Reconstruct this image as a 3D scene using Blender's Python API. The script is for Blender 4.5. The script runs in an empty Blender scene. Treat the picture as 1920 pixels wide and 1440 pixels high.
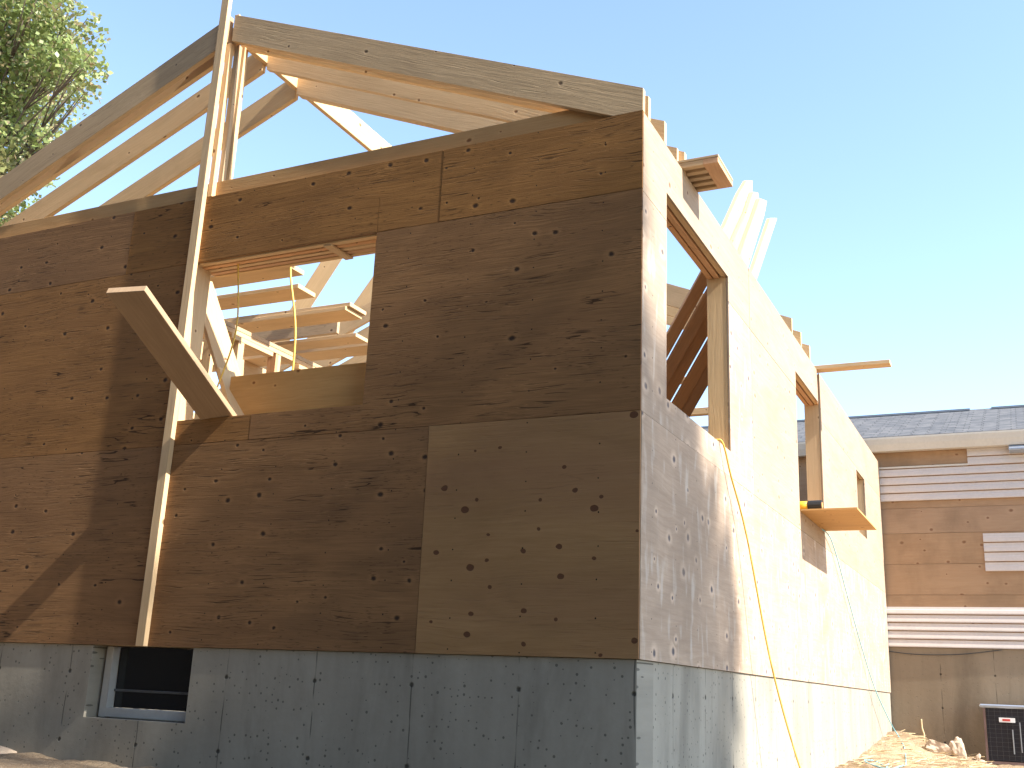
import bpy, math, random
from mathutils import Vector, Matrix, noise
random.seed(7)
S = bpy.context.scene
COL = S.collection
R = math.radians

# ------------------------------------------------------------------ node helpers
class NT:
    def __init__(s, name):
        m = bpy.data.materials.new(name); m.use_nodes = True
        s.m = m; s.t = m.node_tree; s.t.nodes.clear()
        s.out = s.t.nodes.new('ShaderNodeOutputMaterial')
        s.b = s.n('ShaderNodeBsdfPrincipled')
        s.l(s.b.outputs[0], s.out.inputs[0])
    def n(s, typ, **kw):
        nd = s.t.nodes.new(typ)
        for k, v in kw.items(): setattr(nd, k, v)
        return nd
    def l(s, a, b): s.t.links.new(a, b)
    def val(s, x, inp):
        if isinstance(x, (int, float, tuple)): inp.default_value = x
        else: s.l(x, inp)
    def math(s, op, a, b=0.0, c=None, clamp=False):
        nd = s.n('ShaderNodeMath', operation=op, use_clamp=clamp)
        s.val(a, nd.inputs[0]); s.val(b, nd.inputs[1])
        if c is not None: s.val(c, nd.inputs[2])
        return nd.outputs[0]
    def vm(s, op, a, b):
        nd = s.n('ShaderNodeVectorMath', operation=op)
        s.val(a, nd.inputs[0]); s.val(b, nd.inputs[1]); return nd.outputs[0]
    def mix(s, f, a, b, mode='MIX'):
        nd = s.n('ShaderNodeMix', data_type='RGBA', blend_type=mode)
        s.val(f, nd.inputs[0]); s.val(a, nd.inputs[6]); s.val(b, nd.inputs[7]); return nd.outputs[2]
    def noise(s, vec, scale=1., detail=4., rough=.55, dist=0., out=0):
        nd = s.n('ShaderNodeTexNoise'); s.l(vec, nd.inputs['Vector'])
        nd.inputs['Scale'].default_value = scale; nd.inputs['Detail'].default_value = detail
        nd.inputs['Roughness'].default_value = rough; nd.inputs['Distortion'].default_value = dist
        return nd.outputs[out]
    def ramp(s, f, lo, hi):          # clamped linear 0..1
        nd = s.n('ShaderNodeMapRange'); s.val(f, nd.inputs[0])
        nd.inputs[1].default_value = lo; nd.inputs[2].default_value = hi
        return nd.outputs[0]
    def voro(s, vec, rnd=1., dims='2D'):
        nd = s.n('ShaderNodeTexVoronoi', voronoi_dimensions=dims); s.l(vec, nd.inputs['Vector'])
        nd.inputs['Scale'].default_value = 1.; nd.inputs['Randomness'].default_value = rnd
        return nd.outputs['Distance'], nd.outputs['Color']
    def sep(s, v):
        nd = s.n('ShaderNodeSeparateXYZ'); s.l(v, nd.inputs[0]); return nd.outputs
    def comb(s, x, y, z=0.):
        nd = s.n('ShaderNodeCombineXYZ'); s.val(x, nd.inputs[0]); s.val(y, nd.inputs[1]); s.val(z, nd.inputs[2]); return nd.outputs[0]
    def bump(s, h, strength=.3, dist=.004):
        nd = s.n('ShaderNodeBump'); s.l(h, nd.inputs['Height']); nd.inputs['Strength'].default_value = strength
        nd.inputs['Distance'].default_value = dist; s.l(nd.outputs[0], s.b.inputs['Normal'])
    def uv(s): return s.n('ShaderNodeTexCoord').outputs['UV']
    def pos(s): return s.n('ShaderNodeNewGeometry').outputs['Position']
    def rnd(s): return s.n('ShaderNodeObjectInfo').outputs['Random']
    def fin(s, col, rough=.8, spec=.3):
        s.val(col, s.b.inputs['Base Color']); s.val(rough, s.b.inputs['Roughness'])
        s.b.inputs['Specular IOR Level'].default_value = spec
        return s.m
def c4(r, g, b): return (r, g, b, 1.)

def mat_wood(name, base, dark, knot=c4(.1, .05, .03), ks=3.2, kthr=.55, kr=.07, crack=0., nails=False,
             tint=.12, bandamp=.5, warm=None, stain=0., gs=26., plug=False, halo=.25, wpale=.7, clouds=.35):
    s = NT(name); uv0 = s.uv(); rn = s.rnd()
    off = s.comb(s.math('MULTIPLY', rn, 37.7), s.math('MULTIPLY', rn, 91.3))
    uv = s.vm('ADD', uv0, off)
    # wavy growth figure
    big = s.noise(s.vm('MULTIPLY', uv, (.9, 2.4, 1.)), 1., 3., .5, .6)
    warp = s.vm('ADD', uv, s.comb(0., s.math('MULTIPLY', big, .10)))
    fine = s.noise(s.vm('MULTIPLY', warp, (3.2, gs * 4., 1.)), 1., 6., .7)
    band = s.noise(s.vm('MULTIPLY', warp, (.55, gs * .45, 1.)), 1., 3., .6)
    f = s.math('ADD', s.math('MULTIPLY', s.ramp(fine, .3, .7), .6), s.math('MULTIPLY', s.ramp(band, .3, .7), .4 * bandamp * 1.6))
    col = s.mix(s.ramp(f, 0., 1.), dark, base)
    if warm:   # broad patches of warmer veneer
        wv = s.noise(s.vm('MULTIPLY', uv, (.5, 1.7, 1.)), 1., 3., .55)
        col = s.mix(s.math('MULTIPLY', s.ramp(wv, .42, .62), .6), col, warm)
    cl0 = s.noise(s.vm('MULTIPLY', uv, (1.1, 2.6, 1.)), 1., 4., .6, 1.)
    col = s.mix(s.math('MULTIPLY', s.ramp(cl0, .45, .75), clouds), col, tuple(x * .6 for x in dark[:3]) + (1,))
    hgt = s.math('MULTIPLY', f, 1.)
    # knots
    kv = s.vm('MULTIPLY', s.vm('ADD', uv, s.comb(s.math('MULTIPLY', s.noise(uv, 14., 2.), .03), 0.)), (ks * .8, ks, 1.))
    d, cc = s.voro(kv); cx = s.sep(cc)
    rad = s.math('MULTIPLY', s.math('ADD', s.math('MULTIPLY', cx[1], .8), .45), kr)
    rad = s.math('MULTIPLY', rad, s.math('GREATER_THAN', cx[0], kthr))
    edge = .12 if plug else .55
    km = s.math('SUBTRACT', 1., s.math('DIVIDE', s.math('SUBTRACT', d, s.math('MULTIPLY', rad, 1 - edge)), s.math('ADD', s.math('MULTIPLY', rad, edge), .0001)), clamp=True)
    hm = s.math('SUBTRACT', 1., s.math('DIVIDE', d, s.math('ADD', s.math('MULTIPLY', rad, 2.4), .0001)), clamp=True)
    hm = s.math('MULTIPLY', hm, s.math('GREATER_THAN', rad, .001))
    col = s.mix(s.math('MULTIPLY', hm, halo), col, tuple(min(1, x * 1.35) for x in base[:3]) + (1,))
    col = s.mix(s.math('MULTIPLY', km, .92), col, knot)
    hgt = s.math('SUBTRACT', hgt, s.math('MULTIPLY', km, 1.2))
    if crack:
        cn = s.noise(s.vm('MULTIPLY', warp, (3.4, 120., 1.)), 1., 2., .5)
        cp = s.noise(s.vm('MULTIPLY', uv, (1.3, 3.4, 1.)), 1., 2., .5)
        cm = s.math('MULTIPLY', s.ramp(cn, .60, .64), s.ramp(cp, .47, .57))
        ck = s.noise(s.vm('MULTIPLY', uv, (16., 150., 1.)), 1., 2., .5)
        ckm = s.math('MULTIPLY', s.ramp(ck, .63, .68), s.ramp(s.noise(s.vm('MULTIPLY', uv, (2.2, 4., 1.)), 1., 2.), .42, .55))
        col = s.mix(s.math('MULTIPLY', ckm, .8 * crack), col, tuple(x * .3 for x in dark[:3]) + (1,))
        sn_ = s.noise(s.vm('MULTIPLY', uv, (.8, 9., 1.)), 1., 3., .6)
        sl_ = s.math('MULTIPLY', s.math('LESS_THAN', s.math('ABSOLUTE', s.math('SUBTRACT', sn_, .5)), .0075), s.ramp(s.noise(s.vm('MULTIPLY', uv, (1.9, 2.7, 1.)), 1., 2.), .57, .62))
        col = s.mix(s.math('MULTIPLY', sl_, .85 * crack), col, tuple(x * .2 for x in dark[:3]) + (1,))
        cl = s.math('MULTIPLY', s.ramp(cn, .585, .61), s.ramp(cp, .53, .62))
        col = s.mix(s.math('MULTIPLY', cl, .35 * crack), col, tuple(min(1, x * 2.) for x in base[:3]) + (1,))
        col = s.mix(s.math('MULTIPLY', cm, .85 * crack), col, tuple(x * .25 for x in dark[:3]) + (1,))
        hgt = s.math('SUBTRACT', hgt, s.math('MULTIPLY', cm, 1.5))
    if nails:
        ux = s.sep(uv0)
        jx = s.math('SUBTRACT', s.math('ABSOLUTE', s.math('SUBTRACT', s.math('FRACT', s.math('DIVIDE', s.math('ADD', ux[0], s.math('MULTIPLY', s.noise(uv0, 3., 1.), .03)), .4064)), .5)), 0.)
        dx = s.math('MULTIPLY', jx, .4064)
        dz = s.math('MULTIPLY', s.math('ABSOLUTE', s.math('SUBTRACT', s.math('FRACT', s.math('DIVIDE', s.math('ADD', ux[1], s.math('MULTIPLY', s.noise(uv0, 2., 1.), .12)), .17)), .5)), .17)
        dd = s.math('SQRT', s.math('ADD', s.math('MULTIPLY', dx, dx), s.math('MULTIPLY', dz, dz)))
        nm = s.math('LESS_THAN', dd, .0042)
        col = s.mix(nm, col, c4(.02, .014, .01))
        hgt = s.math('SUBTRACT', hgt, nm)
    if stain:
        st = s.noise(s.vm('MULTIPLY', uv, (1.6, .8, 1.)), 1., 5., .6)
        col = s.mix(s.math('MULTIPLY', s.ramp(st, .48, .7), stain), col, tuple(x * .45 for x in base[:3]) + (1,))
        wp = s.noise(s.vm('MULTIPLY', uv, (11., 3.2, 1.)), 1., 3., .5)
        col = s.mix(s.math('MULTIPLY', s.ramp(wp, .56, .68), stain * wpale), col, c4(.62, .58, .52))
    # per-board brightness
    v = s.math('ADD', 1. - tint, s.math('MULTIPLY', rn, 2 * tint))
    vm = s.n('ShaderNodeHueSaturation'); s.l(col, vm.inputs['Color']); s.l(v, vm.inputs['Value'])
    s.l(s.math('ADD', .98, s.math('MULTIPLY', rn, .12)), vm.inputs['Saturation'])
    s.bump(hgt, .55, .0025)
    return s.fin(vm.outputs[0], .82, .2)

M = {}
M['ply_old_shaded'] = mat_wood('weathered_shaded_plywood', c4(.38, .20, .082), c4(.165, .083, .034), knot=c4(.022, .013, .01), ks=4.6, kthr=.38,
                        kr=.075, crack=1., nails=True, tint=.07, warm=c4(.24, .125, .055), halo=.3)  # older plywood face, its colour also darkened for the front wall's shade
M['ply_plug'] = mat_wood('plugged_plywood', c4(.41, .245, .115), c4(.29, .165, .073), knot=c4(.10, .042, .022), ks=6.6, kthr=.36, kr=.105,
                         nails=True, tint=.02, warm=c4(.27, .145, .075), plug=True, gs=14., halo=.08, crack=.15)
M['ply_right'] = mat_wood('pale_knotty_plywood', c4(.52, .405, .31), c4(.34, .255, .19), knot=c4(.07, .065, .08), ks=4.8, kthr=.36, kr=.11, nails=True,
                          tint=.03, gs=12., stain=.5, halo=.9, bandamp=.4)
M['ply_fresh'] = mat_wood('fresh_plywood', c4(.46, .36, .265), c4(.33, .245, .175), knot=c4(.17, .09, .055), ks=4.8, kthr=.5, kr=.085, nails=True,
                          tint=.03, gs=12., bandamp=.4)
M['ply_shelf'] = mat_wood('shelf_plywood', c4(.62, .38, .17), c4(.50, .28, .11), knot=c4(.2, .08, .03), ks=7., kthr=.6, kr=.09, gs=14.)
M['lumber'] = mat_wood('framing_lumber', c4(.74, .54, .32), c4(.61, .42, .235), knot=c4(.16, .075, .035), ks=4., kthr=.45, kr=.055, tint=.1, gs=18.)
M['lumber_grey'] = mat_wood('weathered_lumber', c4(.62, .46, .29), c4(.42, .30, .185), knot=c4(.09, .06, .04), ks=4., kthr=.45, kr=.05, tint=.06, gs=18., crack=.3)
M['lumber_red'] = mat_wood('reddish_lumber', c4(.70, .44, .26), c4(.54, .31, .17), knot=c4(.12, .05, .03), ks=4., kthr=.5, kr=.045, tint=.07, gs=22.)
M['board_dark'] = mat_wood('used_scaffold_board', c4(.52, .36, .22), c4(.38, .25, .15), knot=c4(.08, .05, .03), ks=4., kthr=.6, kr=.05, tint=.03, gs=20.)
M['wall_sheath'] = mat_wood('old_sheathing', c4(.41, .285, .185), c4(.34, .22, .14), knot=c4(.19, .10, .06), ks=5., kthr=.5, kr=.10, tint=.05, gs=9.,
                            stain=.6, wpale=0., nails=False)

def mat_concrete(name, a, b, lines=True, pits=1.):
    s = NT(name); uv = s.uv()
    n1 = s.noise(s.vm('MULTIPLY', uv, (1.2, .8, 1.)), 1., 6., .6)
    n2 = s.noise(uv, 22., 5., .65)
    st = s.noise(s.vm('MULTIPLY', uv, (5., .5, 1.)), 1., 4., .6)
    f = s.math('ADD', s.math('MULTIPLY', s.ramp(n1, .3, .7), .5), s.math('ADD', s.math('MULTIPLY', n2, .25), s.math('MULTIPLY', s.ramp(st, .35, .7), .25)))
    col = s.mix(f, b, a)
    ux = s.sep(uv)
    hgt = s.math('MULTIPLY', n2, .6)
    if lines:
        wob = s.math('MULTIPLY', s.noise(uv, 2.2, 2.), .03)
        e = s.math('ABSOLUTE', s.math('SUBTRACT', s.math('FRACT', s.math('DIVIDE', s.math('ADD', s.math('ADD', ux[0], wob), .31), .61)), .5))
        brk = s.ramp(s.noise(s.vm('MULTIPLY', uv, (1.6, 3., 1.)), 1., 2.), .44, .52)
        ln = s.math('MULTIPLY', s.math('LESS_THAN', s.math('MULTIPLY', e, .61), .0035), brk)
        # form tie holes
        ez = s.math('ABSOLUTE', s.math('SUBTRACT', s.math('FRACT', s.math('DIVIDE', s.math('ADD', ux[1], .36), .4)), .5))
        dd = s.math('SQRT', s.math('ADD', s.math('POWER', s.math('MULTIPLY', e, .61), 2.), s.math('POWER', s.math('MULTIPLY', ez, .4), 2.)))
        dd = s.math('ADD', dd, s.math('MULTIPLY', s.noise(uv, 60., 2.), .012))
        th = s.math('SUBTRACT', 1., s.ramp(dd, .014, .022))
        col = s.mix(s.math('MULTIPLY', ln, .75), col, tuple(x * .25 for x in b[:3]) + (1,))
        col = s.mix(s.math('MULTIPLY', th, .9), col, tuple(x * .16 for x in b[:3]) + (1,))
        hgt = s.math('SUBTRACT', hgt, s.math('MULTIPLY', s.math('ADD', ln, th), 2.))
    d, cc = s.voro(s.vm('MULTIPLY', uv, (26., 26., 1.))); cx = s.sep(cc)
    pm = s.math('MULTIPLY', s.math('LESS_THAN', d, s.math('MULTIPLY', cx[1], .2)), s.math('GREATER_THAN', cx[0], .66))
    col = s.mix(s.math('MULTIPLY', pm, .7 * pits), col, tuple(x * .3 for x in b[:3]) + (1,))
    hgt = s.math('SUBTRACT', hgt, pm)
    dn = s.noise(s.vm('MULTIPLY', uv, (1.9, .45, 1.)), 1., 5., .65, .8)
    col = s.mix(s.math('MULTIPLY', s.ramp(dn, .5, .7), .38), col, tuple(x * .42 for x in b[:3]) + (1,))
    s.bump(hgt, .6, .004)
    return s.fin(col, .85, .25)
M['concrete'] = mat_concrete('poured_concrete', c4(.42, .385, .315), c4(.23, .21, .17))
M['concrete_old'] = mat_concrete('old_concrete', c4(.29, .225, .155), c4(.20, .15, .10), pits=.3)

def mat_plain(name, col, rough=.5, spec=.4, var=.08, metal=0., nscale=30.):
    s = NT(name); g = s.n('ShaderNodeTexCoord').outputs['Object']
    n = s.noise(g, nscale, 4., .6); n2 = s.noise(g, 3., 3., .6)
    f = s.math('ADD', s.math('MULTIPLY', n, .5), s.math('MULTIPLY', n2, .5))
    c = s.mix(s.ramp(f, .3, .7), tuple(x * (1 - var) for x in col[:3]) + (1,), tuple(min(1, x * (1 + var)) for x in col[:3]) + (1,))
    s.b.inputs['Metallic'].default_value = metal
    s.bump(n, .08, .002)
    return s.fin(c, rough, spec)
M['vinyl'] = mat_plain('cream_vinyl_siding', c4(.60, .54, .50), .5)
M['gutter'] = mat_plain('white_gutter', c4(.60, .56, .49), .4)
M['soffit'] = mat_plain('cream_soffit', c4(.62, .54, .40), .6)
M['frame_vinyl'] = mat_plain('grey_window_vinyl', c4(.46, .46, .44), .5)
M['black'] = mat_plain('black_rubber', c4(.02, .02, .022), .6, nscale=60)
M['tool_yellow'] = mat_plain('yellow_tool_plastic', c4(.75, .42, .03), .4)
M['hose_yellow'] = mat_plain('yellow_hose', c4(.72, .46, .08), .45)
M['hose_blue'] = mat_plain('pale_blue_hose', c4(.22, .50, .58), .45)
M['metal'] = mat_plain('grey_metal', c4(.42, .46, .52), .35, metal=.6)
M['ac_dark'] = mat_plain('dark_coil', c4(.015, .014, .02), .6)
M['ac_case'] = mat_plain('brown_metal_case', c4(.16, .10, .09), .5)
M['white'] = mat_plain('white_label', c4(.8, .8, .8), .5)
M['red'] = mat_plain('red_print', c4(.55, .07, .06), .5)
M['pad'] = mat_plain('pale_pad', c4(.55, .52, .42), .8)
M['ridgecap'] = mat_plain('dark_ridge_shingle', c4(.035, .045, .06), .9)
M['stone'] = mat_plain('pale_stone', c4(.48, .37, .27), .9, var=.3, nscale=14)
M['glass'] = mat_plain('dark_glass', c4(.01, .012, .014), .08, spec=.6)

M['dark_rail'] = mat_plain('dark_rail', c4(.10, .11, .12), .5)
def mat_shingle():
    s = NT('grey_asphalt_shingle'); uv = s.uv()
    b = s.n('ShaderNodeTexBrick'); s.l(uv, b.inputs['Vector'])
    b.inputs['Scale'].default_value = 1.; b.inputs['Brick Width'].default_value = .21; b.inputs['Row Height'].default_value = .135
    b.inputs['Mortar Size'].default_value = .009; b.inputs['Mortar Smooth'].default_value = .2; b.offset = .37; b.squash = .8
    b.inputs['Color1'].default_value = c4(.07, .075, .085); b.inputs['Color2'].default_value = c4(.17, .165, .165)
    b.inputs['Mortar'].default_value = c4(.02, .02, .022)
    n = s.noise(uv, 160., 3., .7); n2 = s.noise(s.vm('MULTIPLY', uv, (6., 12., 1.)), 1., 3.)
    col = s.mix(.5, b.outputs['Color'], s.mix(s.ramp(n2, .35, .65), c4(.055, .06, .07), c4(.19, .185, .18)))
    col = s.mix(s.math('MULTIPLY', s.ramp(n, .4, .7), .25), col, c4(.26, .26, .26))
    s.bump(s.math('ADD', b.outputs['Fac'], n), .3, .004)
    return s.fin(col, .95, .1)
M['shingle'] = mat_shingle()
def mat_dirt():
    s = NT('dry_dirt'); p = s.pos()
    n1 = s.noise(p, .9, 6., .6); n2 = s.noise(p, 9., 7., .7); n3 = s.noise(p, 50., 4., .7)
    col = s.mix(s.ramp(n1, .35, .65), c4(.28, .19, .12), c4(.44, .33, .21))
    col = s.mix(s.math('MULTIPLY', s.ramp(n2, .5, .75), .7), col, c4(.17, .11, .07))
    col = s.mix(s.math('MULTIPLY', s.ramp(n3, .55, .7), .5), col, c4(.62, .52, .38))
    s.bump(s.math('ADD', n2, s.math('MULTIPLY', n3, .5)), .9, .04)
    return s.fin(col, .95, .1)
M['dirt'] = mat_dirt()
def mat_leaf(name, a, b, tip):
    s = NT(name); rn = s.noise(s.pos(), 2.6, 3., .7); r2 = s.noise(s.pos(), .55, 2.)
    wn = s.n('ShaderNodeTexWhiteNoise', noise_dimensions='3D')
    sn = s.n('ShaderNodeVectorMath', operation='SNAP'); s.l(s.pos(), sn.inputs[0]); sn.inputs[1].default_value = (.16, .16, .16)
    s.l(sn.outputs[0], wn.inputs['Vector'])
    col = s.mix(s.ramp(rn, .3, .7), a, b)
    col = s.mix(s.math('MULTIPLY', s.ramp(r2, .5, .7), .35), col, tip)
    col = s.mix(s.math('MULTIPLY', s.math('GREATER_THAN', wn.outputs['Value'], .86), .7), col, tip)
    tr = s.n('ShaderNodeBsdfTranslucent'); s.l(col, tr.inputs[0])
    mx = s.n('ShaderNodeMixShader'); mx.inputs[0].default_value = .35
    s.fin(col, .45, .45)
    s.l(s.b.outputs[0], mx.inputs[1]); s.l(tr.outputs[0], mx.inputs[2]); s.l(mx.outputs[0], s.out.inputs[0])
    return s.m
M['leaf'] = mat_leaf('maple_leaves', c4(.13, .19, .05), c4(.33, .38, .13), c4(.42, .30, .19))
M['leaf_dark'] = mat_leaf('dark_leaves', c4(.03, .06, .02), c4(.06, .09, .03), c4(.08, .08, .03))
M['bark'] = mat_plain('bark', c4(.11, .085, .065), .9, var=.35)
M['straw'] = mat_plain('straw', c4(.62, .48, .28), .9)

# ------------------------------------------------------------------ mesh builder
class MB:
    def __init__(s): s.v = []; s.f = []; s.uv = []; s.mi = []
    def face(s, pts, L=Vector((1, 0, 0)), mi=0):
        n = (pts[1] - pts[0]).cross(pts[2] - pts[0])
        if n.length < 1e-12 and len(pts) > 3: n = (pts[2] - pts[0]).cross(pts[3] - pts[0])
        n.normalize()
        if abs(n.dot(L)) > .9:
            a = Vector((0, 0, 1)) if abs(n.z) < .7 else Vector((1, 0, 0))
            a = (a - n * a.dot(n)).normalized(); b = n.cross(a)
            uv = [(p.dot(a), p.dot(b) * .2 + 9) for p in pts]
        else:
            a = (L - n * L.dot(n)).normalized(); b = n.cross(a)
            if b.z < -.01 or (abs(b.z) <= .01 and b.x + b.y < 0): b = -b
            uv = [(p.dot(a), p.dot(b)) for p in pts]
        i = len(s.v); s.v += [tuple(p) for p in pts]; s.f.append(list(range(i, i + len(pts)))); s.uv += uv; s.mi.append(mi)
    def box(s, a, b, L=None, mi=0):
        x0, x1 = sorted((a[0], b[0])); y0, y1 = sorted((a[1], b[1])); z0, z1 = sorted((a[2], b[2]))
        d = (x1 - x0, y1 - y0, z1 - z0)
        if L is None: i = d.index(max(d)); L = Vector([1. if k == i else 0. for k in range(3)])
        P = lambda x, y, z: Vector((x, y, z))
        for q in ([P(x0, y0, z0), P(x1, y0, z0), P(x1, y0, z1), P(x0, y0, z1)], [P(x1, y1, z0), P(x0, y1, z0), P(x0, y1, z1), P(x1, y1, z1)],
                  [P(x0, y1, z0), P(x0, y0, z0), P(x0, y0, z1), P(x0, y1, z1)], [P(x1, y0, z0), P(x1, y1, z0), P(x1, y1, z1), P(x1, y0, z1)],
                  [P(x0, y0, z1), P(x1, y0, z1), P(x1, y1, z1), P(x0, y1, z1)], [P(x0, y1, z0), P(x1, y1, z0), P(x1, y0, z0), P(x0, y0, z0)]):
            s.face(q, L, mi)
        return s
    def prism(s, prof, axis, t0, t1, L, mi=0):
        # prof: 2-D polygon; axis 'y' -> (x,z), axis 'x' -> (y,z), axis 'z' -> (x,y)
        mk = {'y': lambda a, b, t: Vector((a, t, b)), 'x': lambda a, b, t: Vector((t, a, b)), 'z': lambda a, b, t: Vector((a, b, t))}[axis]
        A = [mk(p[0], p[1], t0) for p in prof]; B = [mk(p[0], p[1], t1) for p in prof]
        L = Vector(L).normalized(); cen = sum(A + B, Vector()) / (2 * len(A)); n = len(A)
        def add(q):
            nn = Vector()
            for k in range(len(q)): nn += q[k].cross(q[(k + 1) % len(q)])
            if nn.dot(sum(q, Vector()) / len(q) - cen) < 0: q = q[::-1]
            s.face(q, L, mi)
        add(A); add(B)
        for i in range(n): add([A[i], A[(i + 1) % n], B[(i + 1) % n], B[i]])
        return s
    def beam(s, a, b, w, t, wdir, mi=0):
        # board from a to b; width w along wdir (made perpendicular), thickness t
        a = Vector(a); b = Vector(b); L = (b - a).normalized(); W = Vector(wdir); W = (W - L * W.dot(L)).normalized(); T = L.cross(W)
        c = [(-1, -1), (1, -1), (1, 1), (-1, 1)]
        A = [a + W * (w / 2 * i) + T * (t / 2 * j) for i, j in c]; B = [p + (b - a) for p in A]
        s.face(A[::-1], L, mi); s.face(B, L, mi)
        for i in range(4): s.face([A[i], A[(i + 1) % 4], B[(i + 1) % 4], B[i]], L, mi)
        return s
    def tube(s, pts, r, n=8, mi=0, r1=None):
        pts = [Vector(p) for p in pts]; rings = []; N = len(pts); u = Vector((0, 0, 1))
        for i, p in enumerate(pts):
            t = (pts[min(i + 1, N - 1)] - pts[max(i - 1, 0)]).normalized()
            x = t.cross(u if abs(t.dot(u)) < .9 else Vector((1, 0, 0))).normalized(); y = t.cross(x)
            rr = r if r1 is None else r + (r1 - r) * i / (N - 1)
            rings.append([p + (x * math.cos(2 * math.pi * k / n) + y * math.sin(2 * math.pi * k / n)) * rr for k in range(n)])
        for i in range(N - 1):
            for k in range(n):
                s.face([rings[i][k], rings[i][(k + 1) % n], rings[i + 1][(k + 1) % n], rings[i + 1][k]], Vector((0, 0, 1)), mi)
        s.face(rings[0][::-1], Vector((0, 0, 1)), mi); s.face(rings[-1], Vector((0, 0, 1)), mi)
        return s
    def build(s, name, mats, parent=None, bevel=0., smooth=False):
        me = bpy.data.meshes.new(name)
        me.from_pydata(s.v, [], s.f)
        uvl = me.uv_layers.new(name='UVMap')
        for i, q in enumerate(s.uv): uvl.data[i].uv = q
        if not isinstance(mats, (list, tuple)): mats = [mats]
        for m in mats: me.materials.append(m)
        for p, mi in zip(me.polygons, s.mi): p.material_index = mi; p.use_smooth = smooth
        import bmesh
        bm = bmesh.new(); bm.from_mesh(me); bmesh.ops.remove_doubles(bm, verts=bm.verts, dist=1e-5); bmesh.ops.recalc_face_normals(bm, faces=bm.faces)
        bm.to_mesh(me); bm.free()
        o = bpy.data.objects.new(name, me); COL.objects.link(o)
        if parent is not None:
            o.parent = parent; o.matrix_parent_inverse = Matrix.Identity(4)
            # the mesh was written in world coordinates; move it into the parent's space
            w = Vector()
            p = parent
            while p is not None: w += p.location; p = p.parent
            me.transform(Matrix.Translation(-w))
        if bevel:
            b = o.modifiers.new('bevel', 'BEVEL'); b.width = bevel; b.segments = 1; b.limit_method = 'ANGLE'
        return o
    def thing(s, name, mats, label, cat, group=None, **kw):
        o = s.build(name, mats, None, **kw)
        n = len(o.data.vertices)
        lo = Vector([min(v.co[k] for v in o.data.vertices) for k in range(3)]); hi = Vector([max(v.co[k] for v in o.data.vertices) for k in range(3)])
        base = Vector(((lo.x + hi.x) / 2, (lo.y + hi.y) / 2, lo.z))
        o.data.transform(Matrix.Translation(-base)); o.location = base
        tag(o, label, cat, group); return o
def tag(o, label=None, cat=None, group=None, kind=None):
    if label: o['label'] = label
    if cat: o['category'] = cat
    if group: o['group'] = group
    if kind: o['kind'] = kind
def empty(name, loc, label, cat, group=None):
    o = bpy.data.objects.new(name, None); COL.objects.link(o); o.location = loc; o.empty_display_size = .3
    tag(o, label, cat, group); return o

def slab(outline, holes, plane, t0, t1, L):
    """flat panel with rectangular holes; outline and holes are (a0,a1,z0,z1); plane 'y' (a=x) or 'x' (a=y)"""
    mb = MB(); A = sorted({outline[0], outline[1]} | {min(max(h[i], outline[0]), outline[1]) for h in holes for i in (0, 1)})
    Z = sorted({outline[2], outline[3]} | {min(max(h[i], outline[2]), outline[3]) for h in holes for i in (2, 3)})
    def solid(i, j):
        if i < 0 or j < 0 or i >= len(A) - 1 or j >= len(Z) - 1: return False
        a = (A[i] + A[i + 1]) / 2; z = (Z[j] + Z[j + 1]) / 2
        return not any(h[0] < a < h[1] and h[2] < z < h[3] for h in holes)
    P = (lambda a, z, t: Vector((a, t, z))) if plane == 'y' else (lambda a, z, t: Vector((t, a, z)))
    L = Vector(L)
    for i in range(len(A) - 1):
        for j in range(len(Z) - 1):
            if not solid(i, j): continue
            a0, a1, z0, z1 = A[i], A[i + 1], Z[j], Z[j + 1]
            mb.face([P(a0, z0, t0), P(a1, z0, t0), P(a1, z1, t0), P(a0, z1, t0)], L)
            mb.face([P(a1, z0, t1), P(a0, z0, t1), P(a0, z1, t1), P(a1, z1, t1)], L)
            if not solid(i - 1, j): mb.face([P(a0, z0, t0), P(a0, z1, t0), P(a0, z1, t1), P(a0, z0, t1)], L)
            if not solid(i + 1, j): mb.face([P(a1, z0, t0), P(a1, z0, t1), P(a1, z1, t1), P(a1, z1, t0)], L)
            if not solid(i, j - 1): mb.face([P(a0, z0, t0), P(a0, z0, t1), P(a1, z0, t1), P(a1, z0, t0)], L)
            if not solid(i, j + 1): mb.face([P(a0, z1, t0), P(a1, z1, t0), P(a1, z1, t1), P(a0, z1, t1)], L)
    return mb

W = 6.1          # width of the new building (x from -W to 0)
LEN = 9.59       # length (y)
TOP = 2.917      # top of wall sheathing
XR = -3.03       # ridge
# ------------------------------------------------------------------ the new building
H = empty('unfinished_house', (0, 0, 0), 'unfinished wood framed house sheathed in bare plywood on grey concrete, with open rafters', 'house under construction')
# foundation: four walls with the basement window opening
fd = MB()
s1 = slab((-7.6, -.012, -1.6, -.003), [(-3.51, -2.72, -.425, 0.)], 'y', .012, .26, (1, 0, 0))
s2 = slab((.262, LEN, -1.6, -.003), [], 'x', -.262, -.012, (0, 1, 0))
for q in (s1, s2):
    o = len(fd.v); fd.v += q.v; fd.f += [[i + o for i in f] for f in q.f]; fd.uv += q.uv; fd.mi += q.mi
fd.face([Vector((-.012, .26, -1.6)), Vector((-.012, .262, -1.6)), Vector((-.012, .262, -.003)), Vector((-.012, .26, -.003))], Vector((0, 1, 0)))
fd.box((-7.6, .262, -1.6), (-7.3, LEN, -.003), Vector((0, 1, 0)))
fd.box((-7.3, LEN - .25, -1.6), (-.27, LEN - .002, -.003), Vector((1, 0, 0)))
fd.build('foundation', M['concrete'], H)
bw = MB(); X0, X1, Z0 = -3.485, -2.71, -.42
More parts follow.
